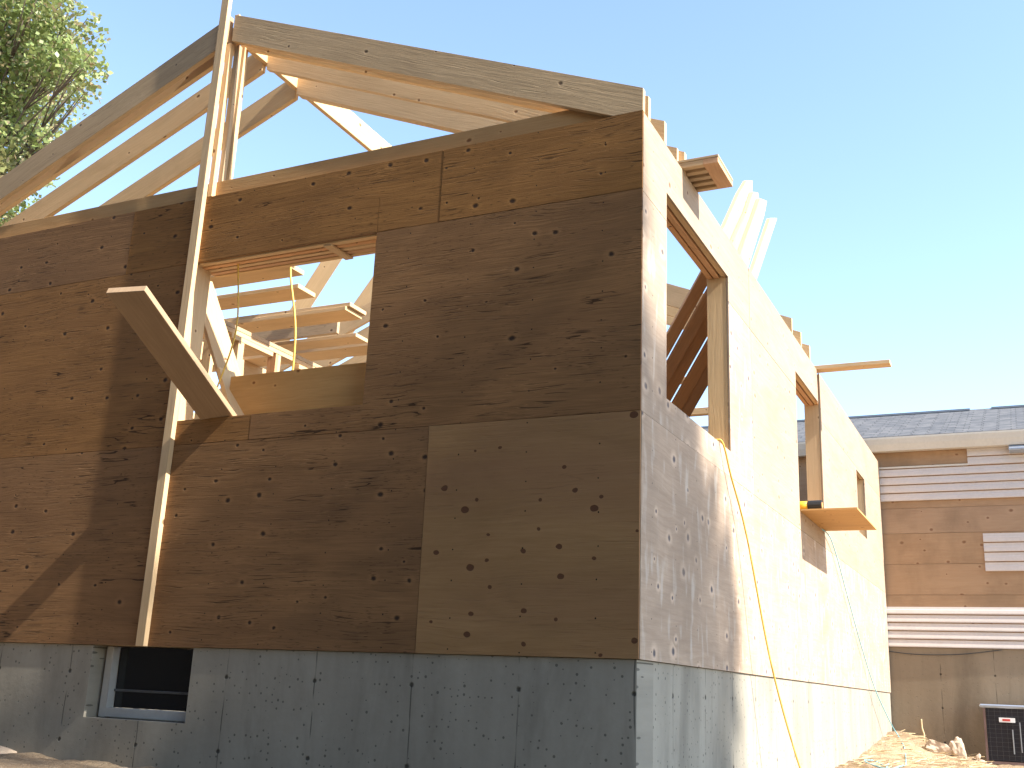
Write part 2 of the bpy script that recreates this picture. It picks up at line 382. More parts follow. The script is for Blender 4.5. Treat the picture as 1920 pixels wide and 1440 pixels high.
bw.box((X0, .10, Z0), (X0 + .055, .16, -.006)); bw.box((X1 - .02, .10, Z0), (X1 + .03, .16, -.006))
bw.box((X0 + .055, .10, Z0), (X1 - .02, .16, Z0 + .055)); bw.box((X0 + .055, .145, Z0 + .15), (X1 - .02, .16, Z0 + .165), mi=1)
bwo = bw.build('basement_window', [M['frame_vinyl'], M['dark_rail']], H, bevel=.004)
MB().box((X0 + .056, .162, Z0 + .056), (X1 - .021, .168, -.007)).build('pane', M['glass'], bwo)
MB().box((-W, .27, .0), (-.27, LEN - .3, .22)).build('floor_deck', M['ply_fresh'], H)

T = .012         # sheathing thickness
def fpanel(x0, x1, z0, z1, mat='ply_old_shaded', holes=(), proud=0.):
    g = .0015
    mb = slab((x0 + g, x1 - (g if x1 < -.01 else 0), z0 + (g if z0 > 0 else 0), z1 - g), list(holes), 'y', -proud, T - .0005, (1, 0, 0))
    return mb.build('sheathing_panel', M[mat], H)
WIN = (-3.07, -1.675, 1.377, 2.445)
fpanel(-1.225, .0, 0, 1.22, 'ply_plug', proud=.0012)
fpanel(-3.12, -1.225, 0, 1.22)
fpanel(-5.56, -3.12, 0, 1.22)
fpanel(-7.6, -5.56, 0, 1.22)
fpanel(-2.478, .0, 1.22, 2.45, holes=[WIN, (-1.6765, -1.6735, 2.4, 2.45)], proud=.0006)
fpanel(-4.92, -2.478, 1.22, 2.45, holes=[WIN])
fpanel(-7.6, -4.92, 1.22, 2.45)
fpanel(-1.246, .0, 2.45, TOP, proud=.001)
fpanel(-3.69, -1.246, 2.45, TOP, holes=[(-1.677, -1.673, 2.44, 2.68)])
fpanel(-7.6, -3.69, 2.45, TOP)
def rpanel(y0, y1, z0, z1, mat='ply_right', holes=(), proud=0.):
    g = .0015
    mb = slab((y0 + g, y1 - g, z0 + (g if z0 > 0 else 0), z1 - g), list(holes), 'x', -T + .0005, proud, (0, 1, 0))
    return mb.build('sheathing_panel', M[mat], H)
W1 = (.43, 1.81, 1.394, 2.62); W2 = (4.09, 5.27, 1.375, 2.60); W3 = (7.5, 8.12, 1.70, 2.41)
GAP = (5.17, 5.272, 2.59, TOP + .1)
y = .015
for y0, y1 in ((.015, 1.80), (1.80, 4.24), (4.24, 6.68), (6.68, LEN)): rpanel(y0, y1, 0, 1.22, 'ply_right', proud=.002 if y0 < 1 else 0)
rpanel(.015, 2.45, 1.22, 2.44, 'ply_right', [W1]); rpanel(2.45, 4.9, 1.22, 2.44, 'ply_fresh', [W2]); rpanel(4.9, 7.34, 1.22, 2.44, 'ply_fresh', [W2]); rpanel(7.34, LEN, 1.22, 2.44, 'ply_fresh', [W3])
rpanel(.015, 2.42, 2.44, TOP, 'ply_fresh', [W1]); rpanel(2.42, 5.17, 2.44, TOP, 'ply_fresh', [W2], proud=.001)
rpanel(5.272, LEN, 2.44, TOP, 'ply_fresh', [W2, W3])
# framing behind the sheathing --------------------------------------------------
LB = M['lumber']; LG = M['lumber_grey']; LR = M['lumber_red']
def part(name, mb, m=LB, bevel=.002): return mb.build(name, m, H, bevel=bevel)
a0, a1 = .014, .150
def stud_front(x, z0=.26, z1=2.84, m=LB): part('stud', MB().box((x, a0, z0), (x + .038, a1, z1)), m)
for x in (-7.5, -7.1, -6.7, -6.3, -5.9, -5.5, -5.1, -4.7, -4.3, -3.9, -3.5, -1.2, -.8, -.4): stud_front(x)
stud_front(-3.11, m=LB); stud_front(-3.15); stud_front(-1.672); stud_front(-1.632); stud_front(-.06)
part('sill_plate', MB().box((-7.6, a0, .0), (-.016, a1, .255)))
part('top_plate', MB().box((-7.6, a0, 2.845), (-.016, a1, 2.905)))
part('nailer_board', MB().box((-7.6, .042, 2.907), (-.18, .08, 3.042)), M['ply_shelf'])       # board on edge showing over the sheathing
for i in range(5):                                                             # plies of the front window header
    part('header_ply', MB().box((WIN[0] - .03, .0135 + i * .05, 2.435), (WIN[1] + .03, .0135 + i * .05 + .036, 2.84)), LR if i in (1, 3) else LB)
part('header_cleat', MB().beam((-2.045, .016, 2.428), (-2.035, .25, 2.428), .06, .012, (1, 0, 0)))
part('header_filler', MB().box((-2.0, .0515, 2.437), (WIN[1] - .002, .0615, 2.83)), LB)
for i in range(1, 4): part('header_filler', MB().box((-1.98, .0515 + i * .05, 2.4365), (WIN[1] - .002, .0615 + i * .05, 2.83)), LB)
part('rough_sill', MB().box((-3.07, a0, 1.335), (-1.677, a1, 1.373)))
for x in (-2.8, -2.4, -2.0): part('cripple_stud', MB().box((x, a0, .26), (x + .038, a1, 1.333)))
part('sill_board', MB().box((-2.81, .16, 1.35), (-1.70, .18, 1.69)), M['ply_shelf'])
# right wall framing
b0, b1 = -.150, -.014
def stud_right(y, z0=.26, z1=2.84, m=LB): part('stud', MB().box((b0, y, z0), (b1, y + .038, z1)), m)
for y in (.16, .30, 2.3, 2.7, 3.1, 3.5, 3.9, 5.6, 6.0, 6.4, 6.8, 7.2, 8.4, 8.8, 9.2, 9.5): stud_right(y)
for w in (W1, W2, W3):
    stud_right(w[0] - .04); stud_right(w[1] + .002); stud_right(w[1] + .042)
    stud_right(w[0] - .08, z1=2.84)
    for i in range(3):
        x0 = b1 - i * .048
        part('header_ply', MB().box((x0 - .036, w[0] - .002, w[3] + (.004, -.004, .0)[i]), (x0, w[1] + .002, 2.84)), (LB, LR, LR)[i])
    part('rough_sill', MB().box((b0, w[0], w[2] - .042), (b1, w[1], w[2] - .004)))
part('sill_plate', MB().box((b0, .16, .0), (b1, LEN, .255)))
part('top_plate', MB().box((b0, .152, 2.845), (b1, LEN, 2.905)))
part('gap_backing', MB().box((-.026, 5.12, 2.6), (-.0135, 5.3, 2.84)), LR)
# left wall (open studs) and an interior partition
for k in range(22): part('stud', MB().box((-7.45, .3 + .4064 * k, .26), (-7.31, .338 + .4064 * k, 2.84)))
part('top_plate', MB().box((-7.45, .152, 2.845), (-7.31, LEN, 2.915)))
# ---- rafters
SL = .417
def rafter(y0, t=.038, right=True, left=True, m=LB, tail=0., mL=None):
    if right:
        f = lambda x: 3.057 - SL * x
        pr = [(-tail, f(-tail)), (XR + .02, f(XR + .02)), (XR + .02, f(XR + .02) - .21), (-.175, f(-.175) - .21), (-.175, 2.919), (-tail, 2.919)]
        part('rafter', MB().prism(pr, 'y', y0, y0 + t, (-1, 0, SL)), m)
    if left:
        f = lambda x: 3.057 + .012 - SL * (2 * XR - x)
        xe = -7.55
        zt = f(xe)
        f2 = lambda x: 3.057 + SL * (x - 2 * XR)
        pr = [(XR - .02, f2(XR - .02)), (xe, f2(xe)), (xe, f2(xe) - .12), (XR - .02, f2(XR - .02) - .21)]
        pr = [(XR - .02, f2(XR - .02)), (-6.5, f2(-6.5)), (-6.5, f2(-6.5) - .21), (XR - .02, f2(XR - .02) - .21)]
        part('rafter', MB().prism(pr, 'y', y0, y0 + t, (1, 0, SL)), mL or m)
rafter(.0, m=LG); rafter(.094)
rafter(.385); rafter(.785); rafter(.745, left=False, tail=.035)
for y in (4.0, 4.4, 4.81): rafter(y)
part('ridge_board', MB().box((XR - .019, .04, 4.155), (XR + .019, 5.0, 4.345)), LB)
part('king_post', MB().box((-3.055, .0025, 2.92), (-3.017, .040, 4.09)), LB)
part('king_post', MB().box((-2.995, .082, 2.92), (-2.957, .1195, 4.09)), LB)
part('king_post', MB().box((-3.017, .0425, 2.92), (-2.979, .0805, 4.09)), LG)
part('upright_post', MB().beam((-3.092, -.0195, -.004), (-3.082, -.0195, 4.78), .064, .037, (1, 0, 0)), LB)

# partition with its studs, the lit T shaped blocks
PX = -3.95
for yy in (1.2, 1.50, 2.02, 2.55, 3.0, 3.45, 3.9, 4.3): part('stud', MB().box((PX - .09, yy, .24), (PX, yy + .038, 2.512)))
part('stud', MB().box((PX - .09, 1.99, .24), (PX, 2.018, 2.512)), LR)
part('partition_plate', MB().box((PX - .09, 1.0, 2.515), (PX, 4.6, 2.552)))
part('partition_plate', MB().box((PX - .09, 1.0, 2.555), (PX, 4.6, 2.59)), LG)
for y0, y1, ys, w_ in ((1.33, 1.86, 1.42, .07), (2.22, 2.62, 2.37, .13), (2.72, 3.05, 2.76, .09)):
    part('window_block', MB().box((PX + .002, y0, 2.44), (PX + .075, y1, 2.478)))
    part('cripple_stud', MB().box((PX + .002, ys, .24), (PX + .075, ys + w_, 2.438)))
part('strongback', MB().box((-5.3, 1.0, 2.74), (-5.262, 4.4, 2.918)), LB)
for yy in (1.1, 4.2): part('stud', MB().box((-5.30, yy, .24), (-5.262, yy + .09, 2.738)))
# second partition running across
for k in range(6):
    part('stud', MB().box((-4.65 + .55 * k, 6.2, .24), (-4.61 + .55 * k, 6.29, 2.84)))
part('partition_plate', MB().box((-4.80, 6.2, 2.842), (-1.2, 6.29, 2.915)))

# ------------------------------------------------------------------ loose timber
def plank(a, b, w, t, wd, label, group=None, m=LB, name='plank', cat='plank'):
    return MB().beam(a, b, w, t, wd).thing(name, m, label, cat, group, bevel=.002)
# board pushed out through the front window
A = Vector((-2.5545, -1.03, 1.822)); B = Vector((-2.75, 0., 1.40)); d = (B - A)
plank(A, B + d * .75, .237, .038, (1, .19, .0), 'wide dark scaffold board poking out of the front window opening, sunlit edge', m=M['board_dark'], name='scaffold_board', cat='board')
# brace and short plank standing inside the window
plank((-3.33, .34, 2.47), (-2.73, .34, 1.25), .15, .038, (.5, .87, .1), 'leaning brace board just inside the front window, broad sunlit side', name='brace_board', cat='board')
plank((-2.93, .24, 1.76), (-2.66, .12, 1.378), .12, .034, (.2, 1, .1), 'short board propped on the front window sill between scaffold board and brace', name='prop_board', cat='board')
# bundles of planks lying over the walls
G = 'loose planks laid across the tops of the walls'
plank((-7.42, 1.30, 2.938), (-3.29, 1.30, 2.938), .22, .036, (0, 1, 0), 'frontmost loose plank laid high across the walls, seen at the top of the front window', G)
plank((-7.42, 1.31, 2.976), (-3.36, 1.31, 2.976), .20, .036, (0, 1, 0), 'plank lying on top of the frontmost plank across the walls', G, m=LG)
plank((-7.42, 1.72, 2.938), (-3.50, 1.74, 2.938), .24, .036, (0, 1, 0), 'second loose plank from the front, its pale end beside the yellow hose', G)
plank((-7.42, 2.30, 2.938), (-3.43, 2.33, 2.938), .26, .036, (0, 1, 0), 'lower plank of the doubled pair in the middle of the front window view', G)
plank((-7.42, 2.31, 2.976), (-3.40, 2.35, 2.976), .26, .036, (0, 1, 0), 'upper plank of the doubled pair in the middle of the front window view', G)
plank((-7.42, 2.72, 3.01), (-3.86, 2.72, 3.01), .038, .18, (0, 1, 0), 'plank standing on edge across the walls behind the doubled pair', G, m=LG)
plank((-7.42, 2.93, 2.938), (-3.75, 2.95, 2.938), .20, .036, (0, 1, 0), 'low plank with a short bright end behind the plank on edge', G)
plank((-7.42, 3.25, 2.938), (-2.6, 3.25, 2.938), .26, .036, (0, 1, 0), 'rearmost long plank seen just over the board in the front window', G)
plank((-7.42, 3.30, 2.976), (-2.5, 3.30, 2.976), .22, .036, (0, 1, 0), 'plank resting on the rearmost long plank in the front window view', G, m=LG)
# slanted boards lit from the right, seen through the front window
G2 = 'slanting boards propped up inside the house'
plank((-5.55, 5.15, 5.25), (-6.75, 5.25, 3.65), .20, .038, (.87, .5, 0), 'left one of two sunlit slanting boards against the sky in the front window', G2, name='propped_board', cat='board')
plank((-4.75, 5.2, 4.98), (-5.75, 5.25, 3.75), .20, .038, (.87, .5, 0), 'right one of two sunlit slanting boards, at the right edge of the front window', G2, name='propped_board', cat='board')
# boards leaning out over the right wall
G3 = 'boards leaning over the right wall above its first window'
pos = ['tallest and nearest of the four boards leaning over the right wall', 'second nearest of the four boards leaning over the right wall',
       'third nearest of the four boards leaning over the right wall', 'farthest of the four boards leaning over the right wall, apart from the rest']
LEAN = [(-.105, [(2.612, 3.634), (2.873, 3.866), (3.081, 3.96), (3.053, 3.845), (2.796, 3.56), (2.06, 2.885), (1.861, 2.9), (1.836, 2.905), (2.137, 3.147)]),
(-.072, [(2.689, 3.494), (2.945, 3.79), (3.12, 3.865), (3.155, 3.828), (2.79, 3.442), (2.24, 2.907), (2.07, 2.907), (2.249, 3.066)]),
(-.04, [(2.705, 3.401), (3.049, 3.775), (3.311, 3.869), (3.194, 3.691), (2.585, 2.998), (2.5, 2.907), (2.23, 2.907), (2.339, 3.004)]),
(-.006, [(3.257, 3.684), (3.538, 3.806), (2.933, 3.172), (2.68, 2.908), (2.51, 2.908), (2.594, 2.979)])]
for (xf, q), lab in zip(LEAN, pos):
    MB().prism(q, 'x', xf - .029, xf, (0, .71, .70)).thing('leaning_board', LB, lab, 'board', G3)
Dv = Vector((.5976, -.3586, .7171)); Nv = Vector((.3684, -.6716, -.6428)); Wv = Vector((.7121, .6484, -.2692))
for i, lab in enumerate(('leftmost', 'second from the left', 'middle', 'second from the right', 'rightmost')):
    t0 = (.0, .04, .02, .0, .0)[i]; P0 = Vector((-.25, 2.22, 2.86)) - Dv * (i * .09 + .02) + Wv * (.098 * i) + Nv * ((0, .03, .0, .035, .01)[i])
    P1 = P0 - Dv * ((P0.z - .27) / Dv.z)
    plank(P1, P0, .089, .038, Wv, lab + ' of the five shaded boards propped inside the first right window', 'shaded boards propped inside the first right window', m=LR, name='propped_board', cat='board')
# bundle of strips sticking out at the top of the right wall
bs = empty('strip_bundle', (.05, .92, 2.90), 'bundle of five wooden strips sticking out over the right wall top near the corner', 'lumber bundle')
for i in range(5): MB().box((-.9, .735 + i * .078, 2.921), (.13, .735 + i * .078 + .04, 2.957)).build('strip', LG, bs, bevel=.002)
MB().box((.13, .735, 2.921), (.222, 1.087, 2.9575)).build('end_cleat', LR, bs, bevel=.002)
MB().box((-.85, .733, 2.959), (.224, 1.089, 2.975)).build('cover_board', LG, bs, bevel=.002)
plank((-1.4, 5.20, 2.938), (.67, 5.22, 2.938), .14, .036, (0, 1, 0), 'single flat board jutting out over the right wall above its second window', name='jutting_board', cat='board', m=LB)
# plywood shelf on the second window sill and the nail gun on it
MB().box((-.55, 4.096, 1.378), (.462, 5.265, 1.392), Vector((1, 0, 0))).thing('plywood_shelf', M['ply_shelf'], 'plywood sheet laid on the second window sill and jutting out like a shelf', 'plywood sheet')
ng = empty('nail_gun', (-.02, 4.2, 1.393), 'yellow and black nail gun lying on the plywood shelf in the window', 'nail gun')
z = 1.436
MB().tube([(-.20, 4.19, z - .006), (-.16, 4.19, z), (-.02, 4.2, z), (.06, 4.2, z)], .040, 16).build('body', M['tool_yellow'], ng, smooth=True)
MB().tube([(.05, 4.2, z), (.062, 4.2, z), (.075, 4.2, z + .001), (.15, 4.2, z + .002), (.163, 4.2, z + .002)], .043, 12).build('head_cap', M['black'], ng, smooth=False)
MB().tube([(.1635, 4.2, z), (.167, 4.2, z)], .026, 14).build('exhaust_plate', M['ply_shelf'], ng)
MB().beam((-.05, 4.22, z), (-.08, 4.38, z - .02), .045, .034, (1, 0, 0)).build('handle', M['black'], ng, bevel=.008)
MB().beam((-.18, 4.20, z - .022), (-.21, 4.42, z - .03), .04, .02, (1, 0, 0)).build('magazine', M['metal'], ng, bevel=.003)

# ------------------------------------------------------------------ hoses
def gh(x, y):
    z = -.74
    z += .26 * math.exp(-((x - .05) / .45) ** 2 - ((y - 9.9) / 2.6) ** 2)      # heap in the corner of the two houses
    z += .02 * max(0, min(1, (y - 3) / 4)) * (1 if x < 1 else 0)
    if x < -2.2 and y < 1: z += .075 * min(1, (-2.2 - x) / 1.)
    if y < -.6: z -= min(1.0, (-.6 - y) * .30)
    if x > 1.1: z -= min(.3, (x - 1.1) * .1) * max(0, min(1, (7.5 - y) / 3))
    p = Vector((x, y, 0))
    near = math.exp(-((x) ** 2 + (y - 5) ** 2) / 200)
    z += near * (.05 * noise.noise(p * 1.3) + .035 * noise.noise(p * 4.) + .015 * noise.noise(p * 11.))
    return z
def catmull(P, n=10):
    P = [Vector(p) for p in P]; Q = [P[0] * 2 - P[1]] + P + [P[-1] * 2 - P[-2]]; out = []
    for i in range(1, len(Q) - 2):
        for k in range(n):
            t = k / n; a, b, c, d = Q[i - 1:i + 3]
            out.append(.5 * ((2 * b) + (c - a) * t + (2 * a - 5 * b + 4 * c - d) * t * t + (3 * b - a - 3 * c + d) * t ** 3))
    return out + [P[-1]]
def hose(name, P, r, m, label, cat='hose', group=None):
    return MB().tube(catmull(P), r, 8).thing(name, m, label, cat, group, smooth=True)
hose('air_hose', [(-.5, 1.3, 1.2), (-.2, 1.42, 1.40), (-.03, 1.50, 1.405), (.02, 1.535, 1.385), (.035, 1.67, 1.20), (.06, 1.95, .86), (.12, 2.28, .10), (.20, 2.55, -.45), (.30, 2.70, -.85)], .0062, M['hose_yellow'],
     'yellow air hose hanging from the first window down the right wall to the ground')
hose('air_hose', [(-.1, 4.9, 1.40), (.02, 5.20, 1.36), (.03, 5.58, 1.25), (.03, 6.20, .90), (.03, 7.05, .42), (.05, 7.8, -.0), (.10, 8.6, -.36), (.16, 8.75, -.50)] + [(hx, hy, gh(hx, hy) + .012) for hx, hy in ((.27, 8.2), (.38, 7.3), (.46, 6.5), (.50, 5.9), (.42, 5.55), (.25, 5.7), (.14, 6.1), (.20, 6.35), (.33, 6.2), (.39, 5.8), (.42, 5.2))], .0055, M['hose_blue'],
     'thin pale blue air hose running down the right wall and along the dirt')
hose('air_hose', [(-2.80, .08, 2.50), (-2.785, .1, 2.3), (-2.775, .12, 2.05), (-2.80, .12, 1.85), (-2.86, .10, 1.6), (-2.88, .08, 1.45)], .0055, M['hose_yellow'],
     'left yellow hose dangling inside the front window from its header')
hose('air_hose', [(-3.2, 1.28, 3.02), (-3.19, 1.13, 2.99), (-3.18, 1.11, 2.8), (-3.07, 1.10, 2.3), (-3.05, 1.08, 1.6)], .0085, M['hose_yellow'],
     'right yellow hose hanging straight down from the frontmost plank end')

# ------------------------------------------------------------------ existing house
E = empty('existing_house', (0, 9.6, -.75), 'existing house behind at right with grey shingle roof, cream gutter and half removed cream siding', 'house')
ZB = .555
MB().box((-9, 9.62, -1.4), (7, 9.9, ZB), Vector((1, 0, 0))).build('foundation', M['concrete_old'], E)
MB().box((-9, 9.632, ZB + .002), (7, 9.9, 3.2), Vector((1, 0, 0))).build('wall', M['wall_sheath'], E)
for i, (z0, z1) in enumerate(((ZB + .002, 1.20), (1.204, 1.585), (1.589, 1.975), (1.979, 2.30), (2.304, 3.05))):
    MB().box((-9, 9.623 - .002 * (i % 2), z0), (7, 9.631, z1), Vector((1, 0, 0))).build('wall_board', M['wall_sheath'], E)
def siding(x0, x1, z0, z1, n, name='siding'):
    mb = MB(); h = (z1 - z0) / n
    for i in range(n):
        a = z0 + i * h
        mb.prism([(9.594, a + .012), (9.596, a), (9.620, a), (9.620, a + h - .013), (9.612, a + h - .013), (9.607, a + h * .55), (9.600, a + h * .5)], 'x', x0, x1, (1, 0, 0))
    return mb.build(name, M['vinyl'], E)
siding(-.3, 7, 2.40, 2.83, 4.5 and 4)
siding(1.08, 7, 2.833, 3.06, 2)
siding(1.19, 7, 1.49, 1.97, 4)
siding(-.3, 7, .56, 1.065, 5)
MB().box((-.3, 9.598, 2.83), (1.079, 9.62, 2.852)).build('trim', M['gutter'], E)
MB().prism([(9.50, 3.045), (9.47, 3.13), (9.455, 3.20), (9.455, 3.222), (9.60, 3.222), (9.60, 3.045)], 'x', -9, 7, (1, 0, 0)).build('gutter', M['gutter'], E)
MB().box((-9, 9.601, 3.062), (7, 9.9, 3.075)).build('soffit', M['soffit'], E)
sl = 1 / 3
MB().prism([(9.47, 3.232), (12.3, 3.232 + (12.3 - 9.47) * .357), (15.1, 3.232), (15.1, 3.19), (9.47, 3.19)], 'x', -9, 7, (1, 0, 0)).build('roof', M['shingle'], E)
zc = 3.232 + (12.3 - 9.47) * .357
cap = MB()
for x0, x1 in ((-9, 1.05), (1.35, 7)): cap.prism([(12.12, zc - .055), (12.3, zc + .022), (12.48, zc - .055), (12.3, zc - .01)], 'x', x0, x1, (1, 0, 0))
cap.build('ridge_cap', M['ridgecap'], E)
vh = MB().prism([(9.598, 2.95), (9.598, 3.05), (9.53, 3.05), (9.44, 2.99), (9.44, 2.965), (9.53, 2.95)], 'x', 1.57, 2.1, (1, 0, 0)); vh.build('vent_hood', M['metal'], E, bevel=.004)
hose('cable', [(.0, 9.60, .50), (.25, 9.60, .475), (.55, 9.60, .47), (.9, 9.60, .49), (1.3, 9.60, .545)], .005, M['black'], 'thin dark cable sagging along the top of the old concrete foundation', 'cable')
hose('rope_end', [(.335, 9.59, -.30), (.34, 9.58, -.40), (.36, 9.56, -.48), (.36, 9.54, -.58)], .009, M['straw'], 'short frayed rope end hanging against the old concrete foundation', 'rope')
# air conditioner
AC = empty('air_conditioner', (1.5, 9.2, -.74), 'dark square air conditioning unit standing against the old foundation', 'air conditioner')
MB().box((1.10, 8.82, -.70), (1.95, 9.50, -.135)).build('coil', M['ac_dark'], AC)
MB().prism([(1.04, 8.79), (1.98, 8.79), (1.98, 9.54), (1.04, 9.54)], 'z', -.134, -.095, (1, 0, 0)).build('top_cover', M['metal'], AC, bevel=.012)
cs = MB()
for x in (1.075, 1.945):
    cs.box((x, 8.80, -.705), (x + .022, 8.822, -.135)); cs.box((x, 9.50, -.705), (x + .022, 9.522, -.135))
cs.box((1.06, 8.79, -.735), (1.98, 9.53, -.706)); cs.build('case', M['ac_case'], AC)
gr = MB()
for i in range(14):
    x = 1.13 + i * .06; gr.box((x, 8.806, -.705), (x + .003, 8.809, -.136))
for i in range(12): gr.box((1.09, 8.81, -.69 + i * .047), (1.95, 8.813, -.687 + i * .047))
gr.build('grille', mat_plain('grille_wire', c4(.07, .065, .07), .5), AC)
gb = MB(); gb.box((1.36, 8.795, -.62), (1.372, 8.805, -.36)); gb.box((1.44, 8.795, -.60), (1.45, 8.805, -.28)); gb.build('coil_bracket', M['metal'], AC)
lb = MB().box((1.235, 8.785, -.285), (1.40, 8.804, -.235)).build('label_plate', M['white'], AC)
MB().box((1.27, 8.782, -.272), (1.35, 8.784, -.248)).build('print', M['red'], lb)
MB().box((1.02, 8.70, -.80), (2.05, 9.58, -.745)).thing('concrete_pad', M['pad'], 'pale concrete pad under the air conditioning unit', 'pad')

# ------------------------------------------------------------------ ground
def axis_pts(lo, hi, c0, c1, fine, coarse):
    a = []; x = lo
    while x < hi:
        a.append(x); d = 0 if c0 <= x <= c1 else min(abs(x - c0), abs(x - c1)); x += min(coarse, fine + d * .35)
    a.append(hi); return a
xs = axis_pts(-400, 400, -4.8, 2.2, .055, 60); ys = axis_pts(-400, 400, -.5, 10.0, .07, 60)
gv = [(x, y, gh(x, y)) for y in ys for x in xs]; nx = len(xs)
gf = [(j * nx + i, j * nx + i + 1, (j + 1) * nx + i + 1, (j + 1) * nx + i) for j in range(len(ys) - 1) for i in range(nx - 1)]
me = bpy.data.meshes.new('ground'); me.from_pydata(gv, [], gf); me.materials.append(M['dirt'])
for p in me.polygons: p.use_smooth = True
go = bpy.data.objects.new('ground', me); COL.objects.link(go); tag(go, 'dry brown dirt ground around the building', kind='structure')
# rocks and slabs
def rock(loc, dims, rot, label, name='rock', cat='rock', group=None, seed=1, m='stone', blocky=.0):
    import bmesh
    bm = bmesh.new(); bmesh.ops.create_icosphere(bm, subdivisions=3, radius=1.)
    for v in bm.verts:
        c = v.co.copy(); k = 1 + .28 * noise.noise(c * 1.3 + Vector((seed * 7.3, 0, 0))) + .1 * noise.noise(c * 4 + Vector((seed, 3, 0)))
        if blocky:
            mx = max(abs(c.x), abs(c.y), abs(c.z)); c = c.lerp(c / mx, blocky)
        v.co = Vector((c.x * dims[0], c.y * dims[1], c.z * dims[2])) * k * .5
    me = bpy.data.meshes.new(name); bm.to_mesh(me); bm.free(); me.materials.append(M[m])
    o = bpy.data.objects.new(name, me); COL.objects.link(o); o.location = loc; o.rotation_euler = rot; tag(o, label, cat, group); return o
rock((.58, 8.8, -.61), (.28, .2, .15), (0, .28, .15), 'flat sunlit concrete chunk leaning in the dirt left of the pointed stone', blocky=.85, seed=2, name='concrete_chunk', cat='rubble')
rock((.78, 8.8, -.63), (.17, .16, .30), (.1, -.12, .3), 'pointed upright stone beside the flat concrete chunk', blocky=.3, seed=3)
G4 = 'small stones near the air conditioner'
rock((.92, 8.8, -.70), (.10, .07, .05), (0, .2, .4), 'small pale stone right of the pointed stone', group=G4, seed=4)
rock((.99, 8.75, -.67), (.05, .05, .08), (0, .5, .1), 'smallest upright stone nearest the air conditioner', group=G4, seed=5)
rock((1.03, 8.6, -.71), (.07, .06, .04), (0, 0, .1), 'little flat stone just left of the pad', group=G4, seed=6)
G5 = 'stones at the foot of the front foundation'
rock((-4.15, -.05, -.71), (.42, .25, .16), (0, 0, .2), 'largest pale stone at the foot of the foundation at bottom left', group=G5, seed=8)
rock((-3.05, -.08, -.72), (.16, .12, .08), (0, 0, .6), 'pale stone at the foot of the foundation below the basement window', group=G5, seed=9)
rock((-3.45, -.1, -.735), (.12, .12, .06), (0, 0, 1.6), 'small stone between the two larger ones at the front foundation', group=G5, seed=10)
# straw and splinters scattered on the dirt
sb = MB()
for i in range(420):
    x = random.uniform(-.0, 1.1); yy = random.uniform(4.6, 9.4); zz = gh(x, yy) + random.uniform(.004, .02)
    a = random.gauss(.2, .6); l = random.uniform(.03, .2)
    sb.beam((x, yy, zz), (x + math.cos(a) * l, yy + math.sin(a) * l, zz + random.uniform(-.01, .025)), random.uniform(.003, .009), .002, (0, 0, 1))
so = sb.build('straw_litter', M['straw']); tag(so, 'pale straw and wood splinters littering the dirt beside the right wall', 'litter', kind='stuff')

# ------------------------------------------------------------------ trees
def leaves(mb_v, mb_f, c, rad, n, size, shell=.0):
    for _ in range(n):
        while True:
            p = Vector((random.uniform(-1, 1), random.uniform(-1, 1), random.uniform(-1, 1)))
            if shell < p.length <= 1: break
        p = Vector((c[0] + p.x * rad[0], c[1] + p.y * rad[1], c[2] + p.z * rad[2]))
        s = size * random.uniform(.6, 1.3)
        a = Vector((random.gauss(0, 1), random.gauss(0, 1), random.gauss(0, .8))).normalized()
        b = a.cross(Vector((random.gauss(0, 1), random.gauss(0, 1), random.gauss(0, 1)))).normalized()
        i = len(mb_v); mb_v += [p - a * s * .5, p + b * s * .42 - a * s * .05, p + a * s * .6, p - b * s * .42 + a * s * .05]; mb_f.append((i, i + 1, i + 2, i + 3))
def make_tree(name, base, label, trunk_h, r, blobs, size, leafmat, dens, group=None, limbs=True):
    root = empty(name, base, label, 'tree', group)
    tb = MB(); top = Vector((base[0], base[1], base[2] + trunk_h))
    tb.tube([Vector(base), Vector(base) + Vector((.1, 0, trunk_h * .4)), top], r, 10, r1=r * .45)
    if limbs:
        for c, rad, *_ in blobs:
            c = Vector(c); st = Vector(base).lerp(top, random.uniform(.55, .98)); mid = st.lerp(c, .5) + Vector((0, 0, -.05 * (c - st).length))
            tb.tube(catmull([st, mid, c], 5), r * .16, 6, r1=r * .03)
            for k in range(3):
                e = c + Vector([random.uniform(-.8, .8) * rad[q] for q in range(3)]); tb.tube([mid.lerp(c, .6), e], r * .06, 5, r1=.012)
    tb.build('trunk', M['bark'], root, smooth=True)
    v = []; f = []
    for c, rad, *dd in blobs:
        n = int(dens * rad[0] * rad[1] * rad[2] * (dd[0] if dd else 1)); leaves(v, f, c, rad, n, size)
    me = bpy.data.meshes.new('crown'); me.from_pydata([tuple(p) for p in v], [], f); me.materials.append(M[leafmat])
    me.transform(Matrix.Translation(-Vector(base)))
    o = bpy.data.objects.new('crown', me); COL.objects.link(o); o.parent = root; return root
rs = random.Random(3)
B1 = []
